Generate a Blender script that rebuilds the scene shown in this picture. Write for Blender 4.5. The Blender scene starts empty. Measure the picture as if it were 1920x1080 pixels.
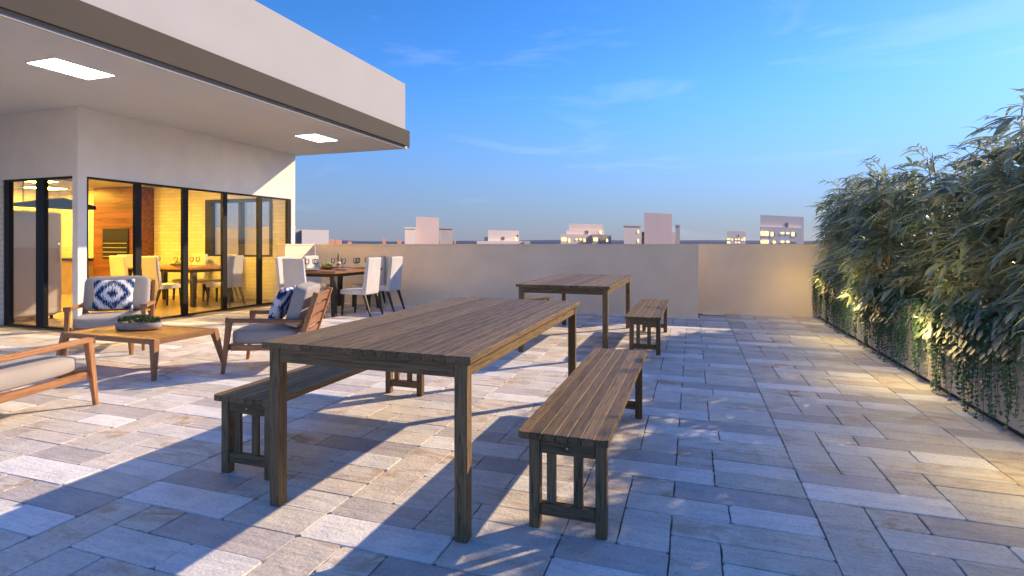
import bpy, bmesh, math, random
from mathutils import Vector, Matrix, noise as mnoise
R_ = math.radians
random.seed(7)
sc = bpy.context.scene
COL = sc.collection

# ------------------------------------------------------------------ camera
CAM_H = 1.3
F_PX, VPX, HOR = 1002.0, 1299.0, 457.0
TH = math.atan2(VPX - 960, F_PX)
cam_d = bpy.data.cameras.new('camera')
cam = bpy.data.objects.new('camera', cam_d)
COL.objects.link(cam)
cam.location = (0, 0, CAM_H)
cam.rotation_euler = (R_(90), 0, TH)
cam_d.sensor_width = 36.0
cam_d.lens = 36.0 * F_PX / 1920.0
cam_d.shift_y = -(540 - HOR) / 1920.0
cam_d.clip_start = 0.05
cam_d.clip_end = 20000
sc.camera = cam
CF = Vector((-math.sin(TH), math.cos(TH), 0)); CR = Vector((math.cos(TH), math.sin(TH), 0))

# ------------------------------------------------------------------ sky, sun, exposure
SUN = Vector((1.38, 1.40, 1.0)).normalized()
SUN_EL = math.asin(SUN.z); SUN_AZ = math.atan2(SUN.x, SUN.y)
world = bpy.data.worlds.new('World'); sc.world = world
world.use_nodes = True
wn = world.node_tree; wn.nodes.clear()
def N(t, ty, loc=None, **kw):
    n = t.nodes.new(ty)
    for k, v in kw.items(): setattr(n, k, v)
    return n
sky = N(wn, 'ShaderNodeTexSky', sky_type='NISHITA', sun_disc=False)
sky.sun_elevation = SUN_EL; sky.sun_rotation = SUN_AZ
sky.altitude = 0; sky.air_density = 1.0; sky.dust_density = 0.18; sky.ozone_density = 4.0
hs = N(wn, 'ShaderNodeHueSaturation'); hs.inputs['Saturation'].default_value = 1.16; hs.inputs['Value'].default_value = 1.0
tc = N(wn, 'ShaderNodeTexCoord')
mp = N(wn, 'ShaderNodeMapping'); mp.inputs['Scale'].default_value = (1.6, 1.6, 9.0); mp.inputs['Rotation'].default_value = (R_(8), R_(-14), R_(20))
no = N(wn, 'ShaderNodeTexNoise'); no.inputs['Scale'].default_value = 1.7; no.inputs['Detail'].default_value = 7; no.inputs['Roughness'].default_value = 0.58; no.inputs['Distortion'].default_value = 0.7
rp = N(wn, 'ShaderNodeValToRGB'); rp.color_ramp.elements[0].position = 0.57; rp.color_ramp.elements[1].position = 0.98
rp.color_ramp.elements[1].color = (0.25, 0.25, 0.25, 1)
mx = N(wn, 'ShaderNodeMix', data_type='RGBA')
mx.inputs[7].default_value = (4.2, 4.2, 5.0, 1)
bg = N(wn, 'ShaderNodeBackground'); bg.inputs['Strength'].default_value = 0.12
wo = N(wn, 'ShaderNodeOutputWorld')
L = wn.links.new
spz = N(wn, 'ShaderNodeSeparateXYZ'); L(tc.outputs['Generated'], spz.inputs[0])
hz = N(wn, 'ShaderNodeMapRange', interpolation_type='SMOOTHSTEP'); hz.inputs[1].default_value = -.02; hz.inputs[2].default_value = .30; hz.inputs[3].default_value = .85; hz.inputs[4].default_value = 0.0
L(spz.outputs[2], hz.inputs[0])
hm = N(wn, 'ShaderNodeMix', data_type='RGBA'); hm.inputs[7].default_value = (.78, .84, 1.26, 1)
L(hz.outputs[0], hm.inputs[0]); tn = N(wn, 'ShaderNodeMix', data_type='RGBA', blend_type='MULTIPLY'); tn.inputs[0].default_value = 1.0; tn.inputs[7].default_value = (.56, .62, .77, 1)
L(sky.outputs[0], tn.inputs[6]); L(tn.outputs[2], hm.inputs[6]); L(hm.outputs[2], hs.inputs['Color']); L(tc.outputs['Generated'], mp.inputs[0]); L(mp.outputs[0], no.inputs['Vector'])
L(no.outputs[0], rp.inputs[0]); L(rp.outputs[0], mx.inputs[0]); L(hs.outputs[0], mx.inputs[6])
L(mx.outputs[2], bg.inputs['Color']); L(bg.outputs[0], wo.inputs['Surface'])

sun_d = bpy.data.lights.new('sun', 'SUN'); sun_d.energy = 2.6; sun_d.angle = R_(0.6); sun_d.color = (1.0, 0.74, 0.46)
sun = bpy.data.objects.new('sun', sun_d); COL.objects.link(sun)
sun.rotation_euler = SUN.to_track_quat('Z', 'Y').to_euler(); sun.location = (20, 20, 20)

vs = sc.view_settings
vs.view_transform = 'Standard'; vs.look = 'None'; vs.exposure = 1.3; vs.gamma = 1.0; vs.use_curve_mapping = False
sc.cycles.use_denoising = True
sc.cycles.max_bounces = 8; sc.cycles.diffuse_bounces = 4; sc.cycles.glossy_bounces = 4
sc.cycles.transparent_max_bounces = 12; sc.cycles.transmission_bounces = 6
sc.cycles.sample_clamp_indirect = 6.0; sc.cycles.caustics_reflective = False; sc.cycles.caustics_refractive = False

# ------------------------------------------------------------------ materials
def mat(name):
    m = bpy.data.materials.new(name); m.use_nodes = True
    t = m.node_tree; b = t.nodes['Principled BSDF']
    return m, t, b
def setc(b, c): b.inputs['Base Color'].default_value = (*c, 1)
def ramp(t, fac, stops):
    r = N(t, 'ShaderNodeValToRGB'); cr = r.color_ramp
    while len(cr.elements) < len(stops): cr.elements.new(0.5)
    for e, (p, c) in zip(cr.elements, stops):
        e.position = p; e.color = (*c, 1) if len(c) == 3 else c
    t.links.new(fac, r.inputs[0]); return r
def noise(t, vec, scale, detail=4, rough=0.55, dist=0.0):
    n = N(t, 'ShaderNodeTexNoise'); n.inputs['Scale'].default_value = scale; n.inputs['Detail'].default_value = detail
    n.inputs['Roughness'].default_value = rough; n.inputs['Distortion'].default_value = dist
    if vec is not None: t.links.new(vec, n.inputs['Vector'])
    return n
def mapping(t, vec, scale=(1, 1, 1), rot=(0, 0, 0)):
    m = N(t, 'ShaderNodeMapping'); m.inputs['Scale'].default_value = scale; m.inputs['Rotation'].default_value = rot
    t.links.new(vec, m.inputs[0]); return m.outputs[0]
def bump(t, b, h, strength=0.3, dist=0.01):
    n = N(t, 'ShaderNodeBump'); n.inputs['Strength'].default_value = strength; n.inputs['Distance'].default_value = dist
    t.links.new(h, n.inputs['Height']); t.links.new(n.outputs[0], b.inputs['Normal']); return n
def mixc(t, fac, a, b_, mode='MIX'):
    m = N(t, 'ShaderNodeMix', data_type='RGBA', blend_type=mode)
    for s, v in ((0, fac), (6, a), (7, b_)):
        if isinstance(v, (int, float)): m.inputs[s].default_value = v
        elif isinstance(v, tuple): m.inputs[s].default_value = (*v, 1)
        else: t.links.new(v, m.inputs[s])
    return m.outputs[2]
def plain(name, c, rough=0.6, var=0.12, scale=6, metal=0.0, bumps=0.0, spec=0.5):
    m, t, b = mat(name)
    co = N(t, 'ShaderNodeTexCoord').outputs['Object']
    n = noise(t, co, scale, 5)
    lo = tuple(x * (1 - var) for x in c); hi = tuple(min(1, x * (1 + var)) for x in c)
    r = ramp(t, n.outputs[0], [(0.3, lo), (0.7, hi)])
    t.links.new(r.outputs[0], b.inputs['Base Color'])
    b.inputs['Roughness'].default_value = rough; b.inputs['Metallic'].default_value = metal
    b.inputs['Specular IOR Level'].default_value = spec
    if bumps: bump(t, b, noise(t, co, scale * 14, 4).outputs[0], bumps, 0.004)
    return m
def wood(name, light, dark, axis, cross=95.0, along=1.3, rough=0.6, streak=1.0, bstr=0.35):
    m, t, b = mat(name)
    co = N(t, 'ShaderNodeTexCoord').outputs['Object']
    oi = N(t, 'ShaderNodeObjectInfo')
    ad = N(t, 'ShaderNodeVectorMath', operation='MULTIPLY_ADD')
    cb = N(t, 'ShaderNodeCombineXYZ')
    for i in range(3): t.links.new(oi.outputs['Random'], cb.inputs[i])
    t.links.new(cb.outputs[0], ad.inputs[0]); ad.inputs[1].default_value = (17.3, 29.1, 11.7); t.links.new(co, ad.inputs[2])
    sc_ = [cross] * 3; sc_[axis] = along
    v = mapping(t, ad.outputs[0], tuple(sc_))
    sc2 = [cross * .18] * 3; sc2[axis] = along * .45
    v2 = mapping(t, ad.outputs[0], tuple(sc2))
    n1 = noise(t, v, 1.0, 6, 0.62, 0.4)                 # fine fibre
    n2 = noise(t, v2, 1.0, 3, 0.5, 0.6)                 # broad figure
    w = N(t, 'ShaderNodeMath', operation='MULTIPLY_ADD'); w.inputs[1].default_value = 16.0; t.links.new(n2.outputs[0], w.inputs[0])
    n1m = N(t, 'ShaderNodeMath', operation='MULTIPLY'); n1m.inputs[1].default_value = 2.4; t.links.new(n1.outputs[0], n1m.inputs[0])
    t.links.new(n1m.outputs[0], w.inputs[2])
    fr = N(t, 'ShaderNodeMath', operation='PINGPONG'); fr.inputs[1].default_value = 1.0; t.links.new(w.outputs[0], fr.inputs[0])
    mid = tuple((a * .6 + d * .4) for a, d in zip(light, dark))
    rings = ramp(t, fr.outputs[0], [(0.0, dark), (0.22, mid), (0.75, light)])
    fib = ramp(t, n1.outputs[0], [(0.34, tuple(x * .30 for x in light)), (0.56, light), (0.8, tuple(min(1, x * 1.25) for x in light))])
    c = mixc(t, 0.5, rings.outputs[0], fib.outputs[0])
    hv = N(t, 'ShaderNodeHueSaturation'); t.links.new(c, hv.inputs['Color'])
    vm = N(t, 'ShaderNodeMapRange'); vm.inputs[3].default_value = 0.72; vm.inputs[4].default_value = 1.25
    t.links.new(oi.outputs['Random'], vm.inputs[0]); t.links.new(vm.outputs[0], hv.inputs['Value'])
    t.links.new(hv.outputs[0], b.inputs['Base Color'])
    b.inputs['Roughness'].default_value = rough; b.inputs['Specular IOR Level'].default_value = 0.35
    bump(t, b, fib.outputs[0], bstr, 0.003)
    return m
M = {}
for i, ax in enumerate('xyz'):
    M['pine_' + ax] = wood('weathered_pine_' + ax, (0.225, 0.150, 0.074), (0.022, 0.014, 0.008), i, cross=95.0, along=3.4)
    M['teak_' + ax] = wood('teak_' + ax, (0.42, 0.205, 0.090), (0.22, 0.095, 0.038), i, cross=110, along=5.0, rough=.5, bstr=.15)
M['slatwood'] = wood('golden_teak', (0.62, 0.30, 0.075), (0.34, 0.135, 0.03), 0, cross=90, along=4.0, rough=.45, bstr=.12)
M['walnut'] = wood('walnut_top', (0.34, 0.155, 0.065), (0.15, 0.06, 0.025), 1, cross=70, along=4, rough=.45, bstr=.12)
M['redwood'] = wood('red_wood_panel', (0.22, 0.075, 0.035), (0.05, 0.018, 0.010), 0, cross=9, along=.7, rough=.4, bstr=.1)
M['plaster'] = plain('cream_plaster', (0.80, 0.775, 0.75), .85, .05, 2.5, bumps=.12)
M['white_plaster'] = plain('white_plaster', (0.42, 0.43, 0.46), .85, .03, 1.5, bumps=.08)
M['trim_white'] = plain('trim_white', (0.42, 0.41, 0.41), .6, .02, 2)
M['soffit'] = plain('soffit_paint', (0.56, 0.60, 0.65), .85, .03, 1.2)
M['fascia'] = plain('brown_fascia', (0.048, 0.042, 0.038), .8, .06, 2.0)
M['beige_wall'] = plain('beige_wall_paint', (0.94, 0.76, 0.55), .85, .07, 1.6, bumps=.15)
M['dark_plinth'] = plain('dark_plinth', (0.03, 0.03, 0.032), .8)
M['grey_wall'] = plain('planter_render', (0.52, 0.48, 0.45), .85, .10, 2.0, bumps=.15)
M['soil'] = plain('soil', (0.06, 0.045, 0.03), .95, .3, 14, bumps=.5)
M['black_metal'] = plain('black_aluminium', (0.008, 0.008, 0.009), .5, .1, 4, spec=.25)
M['matte_black'] = plain('matte_black_sheet', (0.012, 0.011, 0.010), .9, .1, 4, spec=.1)
M['dark_wood'] = plain('dark_stained_wood', (0.030, 0.024, 0.020), .5, .2, 12)
M['chrome'] = plain('steel', (0.6, 0.6, 0.6), .3, .02, 4, metal=1.0)
M['concrete'] = plain('concrete', (0.36, 0.34, 0.32), .85, .15, 25, bumps=.3)
M['grout'] = plain('grout', (0.20, 0.175, 0.155), .95, .15, 8)
M['porcelain'] = plain('glazed_plate', (0.34, 0.36, 0.40), .25, .03, 4)
M['fruit'] = plain('green_pear', (0.30, 0.40, 0.06), .45, .2, 14)
M['label'] = plain('paper_label', (0.75, 0.72, 0.66), .7, .03, 8)
M['label_red'] = plain('label_band', (0.28, 0.08, 0.04), .6, .05, 8)
M['fridge'] = plain('cream_enamel', (0.62, 0.54, 0.47), .3, .02, 2)
M['tile_floor'] = plain('indoor_floor', (0.33, 0.235, 0.15), .3, .12, 3)
M['hill'] = plain('far_hills_haze', (0.055, 0.085, 0.15), 1.0, .1, .002)  # distance haze painted into the hill colour as blue
M['cityground'] = plain('city_ground', (0.13, 0.12, 0.12), .95, .3, .02)
M['bld_peach'] = plain('sunset_peach_render', (0.93, 0.77, 0.65), .9, .03, .2)  # warm sunset light on the faces put into this base colour
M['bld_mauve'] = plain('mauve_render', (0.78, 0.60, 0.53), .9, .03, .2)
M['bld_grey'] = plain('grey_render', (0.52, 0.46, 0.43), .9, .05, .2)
M['bld_orange'] = plain('terracotta_render', (0.72, 0.36, 0.24), .9, .12, .1)
M['bld_white'] = plain('pale_render', (0.72, 0.66, 0.63), .9, .03, .2)
M['bld_dark'] = plain('dark_window', (0.20, 0.18, 0.21), .3, .1, 1)
def emit(name, c, s):
    m, t, b = mat(name); setc(b, c); b.inputs['Emission Color'].default_value = (*c, 1); b.inputs['Emission Strength'].default_value = s
    return m
M['lamp_panel'] = emit('lamp_panel', (1.0, 0.93, 0.85), 6.0)
M['warm_panel'] = emit('warm_lamp_panel', (1.0, 0.56, 0.05), 64.0)
M['bulb'] = emit('warm_bulb', (1.0, 0.72, 0.28), 5.0)
M['lit_window'] = emit('lit_window', (1.0, 0.72, 0.22), 1.0)
def fabric(name, c, s=180, var=.06):
    m, t, b = mat(name)
    co = N(t, 'ShaderNodeTexCoord').outputs['Object']
    n = noise(t, co, 5, 4); r = ramp(t, n.outputs[0], [(0.3, tuple(x * (1 - var) for x in c)), (0.7, tuple(min(1, x * (1 + var)) for x in c))])
    t.links.new(r.outputs[0], b.inputs['Base Color']); b.inputs['Roughness'].default_value = .95
    b.inputs['Specular IOR Level'].default_value = .15; b.inputs['Sheen Weight'].default_value = .15
    w = noise(t, co, s, 2); bump(t, b, w.outputs[0], .25, .002)
    return m
M['cushion'] = fabric('beige_canvas', (0.40, 0.365, 0.335))
M['chair_fabric'] = fabric('white_linen', (0.66, 0.63, 0.60))
# ikat pillow: blue diamonds with feathered edges on white
def ikat():
    m, t, b = mat('ikat_print')
    co = N(t, 'ShaderNodeTexCoord').outputs['Object']
    sp = N(t, 'ShaderNodeSeparateXYZ'); t.links.new(co, sp.inputs[0])
    nz = noise(t, mapping(t, co, (1, 150, 16)), 1.0, 3, .6)
    def mth(op, a, b_=None):
        n = N(t, 'ShaderNodeMath', operation=op)
        for i, v in enumerate((a, b_)):
            if v is None: continue
            if isinstance(v, (int, float)): n.inputs[i].default_value = v
            else: t.links.new(v, n.inputs[i])
        return n.outputs[0]
    jit = mth('MULTIPLY', mth('SUBTRACT', nz.outputs[0], .5), .26)
    ay = mth('ABSOLUTE', sp.outputs['Y']); az = mth('ABSOLUTE', sp.outputs['Z'])
    az = mth('ADD', az, jit)
    dd = mth('ADD', mth('MULTIPLY', ay, .62), mth('MULTIPLY', az, .62))
    ln = mth('SQRT', mth('ADD', mth('MULTIPLY', ay, ay), mth('MULTIPLY', az, az)))
    d = mth('ADD', dd, mth('MULTIPLY', ln, .42))
    r = ramp(t, d, [(0.0, (0.012, 0.045, 0.16)), (0.058, (0.012, 0.045, 0.16)), (0.066, (0.78, 0.78, 0.80)), (0.125, (0.78, 0.78, 0.80)),
                    (0.133, (0.012, 0.05, 0.17)), (0.195, (0.012, 0.05, 0.17)), (0.203, (0.78, 0.78, 0.80)), (0.262, (0.78, 0.78, 0.8)),
                    (0.27, (0.012, 0.045, 0.16)), (0.34, (0.012, 0.045, 0.16)), (0.35, (0.78, 0.78, 0.8))])
    t.links.new(r.outputs[0], b.inputs['Base Color']); b.inputs['Roughness'].default_value = .9; b.inputs['Specular IOR Level'].default_value = .15
    bump(t, b, noise(t, co, 220, 2).outputs[0], .2, .002)
    return m
M['ikat'] = ikat()
def glass_thin(name, tint=(1, 1, 1), ior=1.5, boost=1.0):
    m, t, b = mat(name); t.nodes.remove(b)
    tr = N(t, 'ShaderNodeBsdfTransparent'); tr.inputs[0].default_value = (*tint, 1)
    gl = N(t, 'ShaderNodeBsdfGlossy'); gl.inputs['Roughness'].default_value = 0.0
    fr = N(t, 'ShaderNodeFresnel'); fr.inputs[0].default_value = ior
    mu = N(t, 'ShaderNodeMath', operation='MULTIPLY'); mu.inputs[1].default_value = boost; mu.use_clamp = True
    t.links.new(fr.outputs[0], mu.inputs[0])
    mi = N(t, 'ShaderNodeMixShader'); t.links.new(mu.outputs[0], mi.inputs[0]); t.links.new(tr.outputs[0], mi.inputs[1]); t.links.new(gl.outputs[0], mi.inputs[2])
    t.links.new(mi.outputs[0], t.nodes['Material Output'].inputs['Surface'])
    return m
M['pane'] = glass_thin('window_glass', (0.97, 0.98, 0.97), 1.45, .22)
M['crystal'] = glass_thin('wine_glass_crystal', (0.985, 0.985, 0.985), 1.45, 1.0)
def bottle_glass():
    m, t, b = mat('bottle_glass'); setc(b, (0.62, 0.50, 0.16)); b.inputs['Roughness'].default_value = .08
    b.inputs['Transmission Weight'].default_value = .7
    return m
M['bottle'] = bottle_glass()
def white_brick():
    m, t, b = mat('white_brick_tile')
    co = N(t, 'ShaderNodeTexCoord').outputs['Object']
    sp = N(t, 'ShaderNodeSeparateXYZ'); t.links.new(co, sp.inputs[0])
    ad = N(t, 'ShaderNodeMath', operation='ADD'); t.links.new(sp.outputs[0], ad.inputs[0]); t.links.new(sp.outputs[1], ad.inputs[1])
    cb = N(t, 'ShaderNodeCombineXYZ'); t.links.new(ad.outputs[0], cb.inputs[0]); t.links.new(sp.outputs[2], cb.inputs[1])
    br = N(t, 'ShaderNodeTexBrick'); br.inputs['Scale'].default_value = 1.0; br.inputs['Brick Width'].default_value = .36; br.inputs['Row Height'].default_value = .085
    br.inputs['Mortar Size'].default_value = .006; br.inputs['Color1'].default_value = (0.74, 0.71, 0.66, 1); br.inputs['Color2'].default_value = (0.62, 0.60, 0.55, 1); br.inputs['Mortar'].default_value = (0.52, 0.49, 0.44, 1)
    t.links.new(cb.outputs[0], br.inputs[0]); t.links.new(br.outputs[0], b.inputs['Base Color']); b.inputs['Roughness'].default_value = .6
    return m
M['brick'] = white_brick()
def leaf_mat(name, c1, c2, trans=.35, rough=.42):
    m, t, b = mat(name)
    g = N(t, 'ShaderNodeNewGeometry')
    oi = N(t, 'ShaderNodeObjectInfo')
    a = N(t, 'ShaderNodeMath', operation='ADD'); t.links.new(g.outputs['Random Per Island'], a.inputs[0]); t.links.new(oi.outputs['Random'], a.inputs[1])
    h = N(t, 'ShaderNodeMath', operation='MULTIPLY'); h.inputs[1].default_value = .5; t.links.new(a.outputs[0], h.inputs[0])
    r = ramp(t, h.outputs[0], [(0.1, c1), (0.9, c2)])
    t.links.new(r.outputs[0], b.inputs['Base Color']); b.inputs['Roughness'].default_value = rough; b.inputs['Specular IOR Level'].default_value = .8
    tl = N(t, 'ShaderNodeBsdfTranslucent'); t.links.new(r.outputs[0], tl.inputs[0])
    mi = N(t, 'ShaderNodeMixShader'); mi.inputs[0].default_value = trans
    t.links.new(b.outputs[0], mi.inputs[1]); t.links.new(tl.outputs[0], mi.inputs[2]); t.links.new(mi.outputs[0], t.nodes['Material Output'].inputs['Surface'])
    return m
M['bamboo_leaf'] = leaf_mat('bamboo_leaf', (0.25, 0.33, 0.235), (0.46, 0.50, 0.345), .40, .30)
M['vine_leaf'] = leaf_mat('vine_leaf', (0.045, 0.135, 0.100), (0.10, 0.215, 0.125), .36)
M['round_leaf'] = leaf_mat('heart_leaf', (0.07, 0.10, 0.07), (0.18, 0.19, 0.10), .25, .5)
M['succulent'] = leaf_mat('succulent_leaf', (0.05, 0.10, 0.025), (0.13, 0.20, 0.05), .15, .5)
M['cane'] = plain('bamboo_cane', (0.52, 0.30, 0.13), .5, .3, 20)
M['vine_stem'] = plain('vine_stem', (0.05, 0.06, 0.03), .8)
def stone():
    m, t, b = mat('flagstone')
    pos = N(t, 'ShaderNodeNewGeometry').outputs['Position']
    at = N(t, 'ShaderNodeAttribute'); at.attribute_name = 'tint'
    oi = N(t, 'ShaderNodeObjectInfo')
    n1 = noise(t, pos, 5.5, 8, .62, .3)
    n2 = noise(t, mapping(t, pos, (3, 26, 1)), 1.0, 6, .6, .5)       # lamination streaks
    n3 = noise(t, pos, 55, 6, .7)
    n4 = noise(t, mapping(t, pos, (1.4, 3.0, 1)), 2.0, 7, .68, 1.0)   # rust patches
    v = ramp(t, n1.outputs[0], [(0.25, (.84, .84, .86)), (0.5, (1.02, 1.02, 1.02)), (0.75, (1.14, 1.13, 1.11))])
    s = ramp(t, n2.outputs[0], [(0.3, (.85, .84, .86)), (0.52, (1.06, 1.055, 1.05))])
    f = ramp(t, n3.outputs[0], [(0.32, (.78, .775, .775)), (0.54, (1.10, 1.10, 1.10))])
    c = mixc(t, 1.0, at.outputs['Color'], v.outputs[0], 'MULTIPLY')
    c = mixc(t, .8, c, s.outputs[0], 'MULTIPLY')
    c = mixc(t, .75, c, f.outputs[0], 'MULTIPLY')
    rm = ramp(t, n4.outputs[0], [(0.50, (0, 0, 0)), (0.63, (1, 1, 1))])
    mu = N(t, 'ShaderNodeMath', operation='MULTIPLY'); t.links.new(rm.outputs[0], mu.inputs[0]); t.links.new(at.outputs['Alpha'], mu.inputs[1])
    c = mixc(t, mu.outputs[0], c, (0.40, 0.23, 0.095))
    vm = N(t, 'ShaderNodeMapRange'); vm.inputs[3].default_value = .90; vm.inputs[4].default_value = 1.10
    t.links.new(oi.outputs['Random'], vm.inputs[0])
    hv = N(t, 'ShaderNodeHueSaturation'); t.links.new(c, hv.inputs['Color']); t.links.new(vm.outputs[0], hv.inputs['Value'])
    t.links.new(hv.outputs[0], b.inputs['Base Color'])
    b.inputs['Roughness'].default_value = .62; b.inputs['Specular IOR Level'].default_value = .35
    hsum = N(t, 'ShaderNodeMath', operation='MULTIPLY_ADD'); hsum.inputs[1].default_value = .5
    t.links.new(n3.outputs[0], hsum.inputs[0]); t.links.new(n1.outputs[0], hsum.inputs[2])
    h2 = N(t, 'ShaderNodeMath', operation='MULTIPLY_ADD'); h2.inputs[1].default_value = .6
    t.links.new(n2.outputs[0], h2.inputs[0]); t.links.new(hsum.outputs[0], h2.inputs[2])
    bump(t, b, h2.outputs[0], .75, .014)
    return m
M['stone'] = stone()

# ------------------------------------------------------------------ mesh helpers
class MB:
    def __init__(s): s.bm = bmesh.new()
    def box(s, x0, x1, y0, y1, z0, z1, bev=0.0, rot=None, seg=1):
        r = bmesh.ops.create_cube(s.bm, size=1.0)
        vs_ = r['verts']
        c = Vector(((x0 + x1) / 2, (y0 + y1) / 2, (z0 + z1) / 2)); d = (abs(x1 - x0), abs(y1 - y0), abs(z1 - z0))
        for v in vs_:
            p = Vector((v.co.x * d[0], v.co.y * d[1], v.co.z * d[2]))
            if rot is not None: p = rot @ p
            v.co = p + c
        if bev:
            es = list({e for v in vs_ for e in v.link_edges})
            bmesh.ops.bevel(s.bm, geom=es, offset=bev, segments=seg, affect='EDGES', profile=.6)
        return s
    def bar(s, a, b, w, h, bev=0.0, up=Vector((0, 0, 1))):
        a = Vector(a); b = Vector(b); d = b - a; L_ = d.length
        z = d.normalized(); u = Vector(up)
        if abs(z.dot(u)) > .98: u = Vector((1, 0, 0))
        x = u.cross(z).normalized(); y = z.cross(x)
        m3 = Matrix((x, y, z)).transposed()
        r = bmesh.ops.create_cube(s.bm, size=1.0)
        for v in r['verts']:
            v.co = m3 @ Vector((v.co.x * w, v.co.y * h, v.co.z * L_)) + (a + b) / 2
        if bev:
            es = list({e for v in r['verts'] for e in v.link_edges})
            bmesh.ops.bevel(s.bm, geom=es, offset=bev, segments=1, affect='EDGES')
        return s
    def taper(s, a, b, wa, ha, wb, hb, bev=0.0):       # box tapering from a to b, cross axes x and y
        a = Vector(a); b = Vector(b)
        co = []
        for p, w, h in ((a, wa, ha), (b, wb, hb)):
            for sx, sy in ((-1, -1), (1, -1), (1, 1), (-1, 1)): co.append(p + Vector((sx * w / 2, sy * h / 2, 0)))
        v = [s.bm.verts.new(c) for c in co]
        fs = [(3, 2, 1, 0), (4, 5, 6, 7)] + [(i, (i + 1) % 4, (i + 1) % 4 + 4, i + 4) for i in range(4)]
        for f in fs: s.bm.faces.new([v[i] for i in f])
        bmesh.ops.recalc_face_normals(s.bm, faces=list({f for q in v for f in q.link_faces}))
        if bev:
            es = list({e for q in v for e in q.link_edges})
            bmesh.ops.bevel(s.bm, geom=es, offset=bev, segments=1, affect='EDGES')
        return s
    def prism(s, pts, z0, z1):
        lo = [s.bm.verts.new((x, y, z0)) for x, y in pts]; hi = [s.bm.verts.new((x, y, z1)) for x, y in pts]
        n = len(pts); fs = [s.bm.faces.new(hi), s.bm.faces.new(lo[::-1])]
        for i in range(n): fs.append(s.bm.faces.new((lo[i], lo[(i + 1) % n], hi[(i + 1) % n], hi[i])))
        bmesh.ops.recalc_face_normals(s.bm, faces=fs)
        return s
    def tube(s, pts, r, n=6, cap=True):
        rings = []
        pts = [Vector(p) for p in pts]
        for i, p in enumerate(pts):
            d = (pts[min(i + 1, len(pts) - 1)] - pts[max(i - 1, 0)]).normalized()
            u = Vector((0, 0, 1)) if abs(d.z) < .9 else Vector((1, 0, 0))
            x = u.cross(d).normalized(); y = d.cross(x)
            rr = r[i] if isinstance(r, (list, tuple)) else r
            rings.append([s.bm.verts.new(p + (x * math.cos(k * 2 * math.pi / n) + y * math.sin(k * 2 * math.pi / n)) * rr) for k in range(n)])
        for a, b in zip(rings, rings[1:]):
            for k in range(n): s.bm.faces.new((a[k], a[(k + 1) % n], b[(k + 1) % n], b[k]))
        if cap:
            s.bm.faces.new(rings[0][::-1]); s.bm.faces.new(rings[-1])
        return s
    def lathe(s, prof, n=20, c=(0, 0, 0), sx=1, sy=1):
        c = Vector(c); rings = []
        for r, z in prof:
            rings.append([s.bm.verts.new(c + Vector((r * sx * math.cos(k * 2 * math.pi / n), r * sy * math.sin(k * 2 * math.pi / n), z))) for k in range(n)])
        for a, b in zip(rings, rings[1:]):
            for k in range(n): s.bm.faces.new((a[k], a[(k + 1) % n], b[(k + 1) % n], b[k]))
        if prof[0][0] > 1e-4: s.bm.faces.new(rings[0][::-1])
        if prof[-1][0] > 1e-4: s.bm.faces.new(rings[-1])
        return s
    def soft(s, cx, cy, cz, dx, dy, dz, rot=None, p=4.0, nu=18, nv=10, puff=None):      # superellipsoid cushion
        rings = []
        def f(w, e): return math.copysign(abs(w) ** e, w)
        for j in range(1, nv):
            ph = -math.pi / 2 + math.pi * j / nv
            ring = []
            for i in range(nu):
                th = 2 * math.pi * i / nu
                x = f(math.cos(ph), 2 / p) * f(math.cos(th), 2 / p); y = f(math.cos(ph), 2 / p) * f(math.sin(th), 2 / p); z = f(math.sin(ph), 2 / p)
                q = Vector((x * dx / 2, y * dy / 2, z * dz / 2))
                if puff: q = puff(q)
                if rot is not None: q = rot @ q
                ring.append(s.bm.verts.new(q + Vector((cx, cy, cz))))
            rings.append(ring)
        for a, b in zip(rings, rings[1:]):
            for k in range(nu): s.bm.faces.new((a[k], a[(k + 1) % nu], b[(k + 1) % nu], b[k]))
        s.bm.faces.new(rings[0][::-1]); s.bm.faces.new(rings[-1])
        return s
    def mesh(s, name, m, smooth=False):
        me = bpy.data.meshes.new(name); s.bm.to_mesh(me); s.bm.free()
        if m is not None: me.materials.append(m)
        if smooth:
            for p in me.polygons: p.use_smooth = True
        return me
    def build(s, name, m, parent=None, smooth=False):
        return link(name, s.mesh(name, m, smooth), parent)
def link(name, me, parent=None):
    o = bpy.data.objects.new(name, me); COL.objects.link(o)
    if parent is not None: o.parent = parent
    return o
def tag(o, label, cat, group=None, kind=None):
    if label: o['label'] = label
    if cat: o['category'] = cat
    if group: o['group'] = group
    if kind: o['kind'] = kind
    return o
def thing(name, label, cat, loc=(0, 0, 0), rz=0.0, group=None):
    o = bpy.data.objects.new(name, None); COL.objects.link(o); o.location = loc; o.rotation_euler = (0, 0, rz)
    o.empty_display_size = .1
    return tag(o, label, cat, group)
def dup(root, loc=None, rz=None, label=None, parent=None):
    r = root.copy(); COL.objects.link(r); r.parent = parent
    if loc is not None: r.location = loc
    if rz is not None: r.rotation_euler = (0, 0, rz)
    if label: r['label'] = label
    for ch in root.children:
        c = ch.copy(); COL.objects.link(c); c.parent = r
        for g in ch.children:
            d = g.copy(); COL.objects.link(d); d.parent = c
    return r
def proj(p):
    d = Vector(p) - Vector((0, 0, CAM_H)); z = d.dot(CF)
    if z < .05: return None
    return (960 + F_PX * d.dot(CR) / z, HOR - F_PX * d.z / z, z)
ORD = ['first', 'second', 'third', 'fourth', 'fifth', 'sixth', 'seventh', 'eighth', 'ninth', 'tenth', 'eleventh', 'twelfth', 'thirteenth', 'fourteenth', 'fifteenth', 'sixteenth', 'seventeenth', 'eighteenth', 'nineteenth', 'twentieth', 'twenty-first', 'twenty-second', 'twenty-third', 'twenty-fourth']

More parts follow.
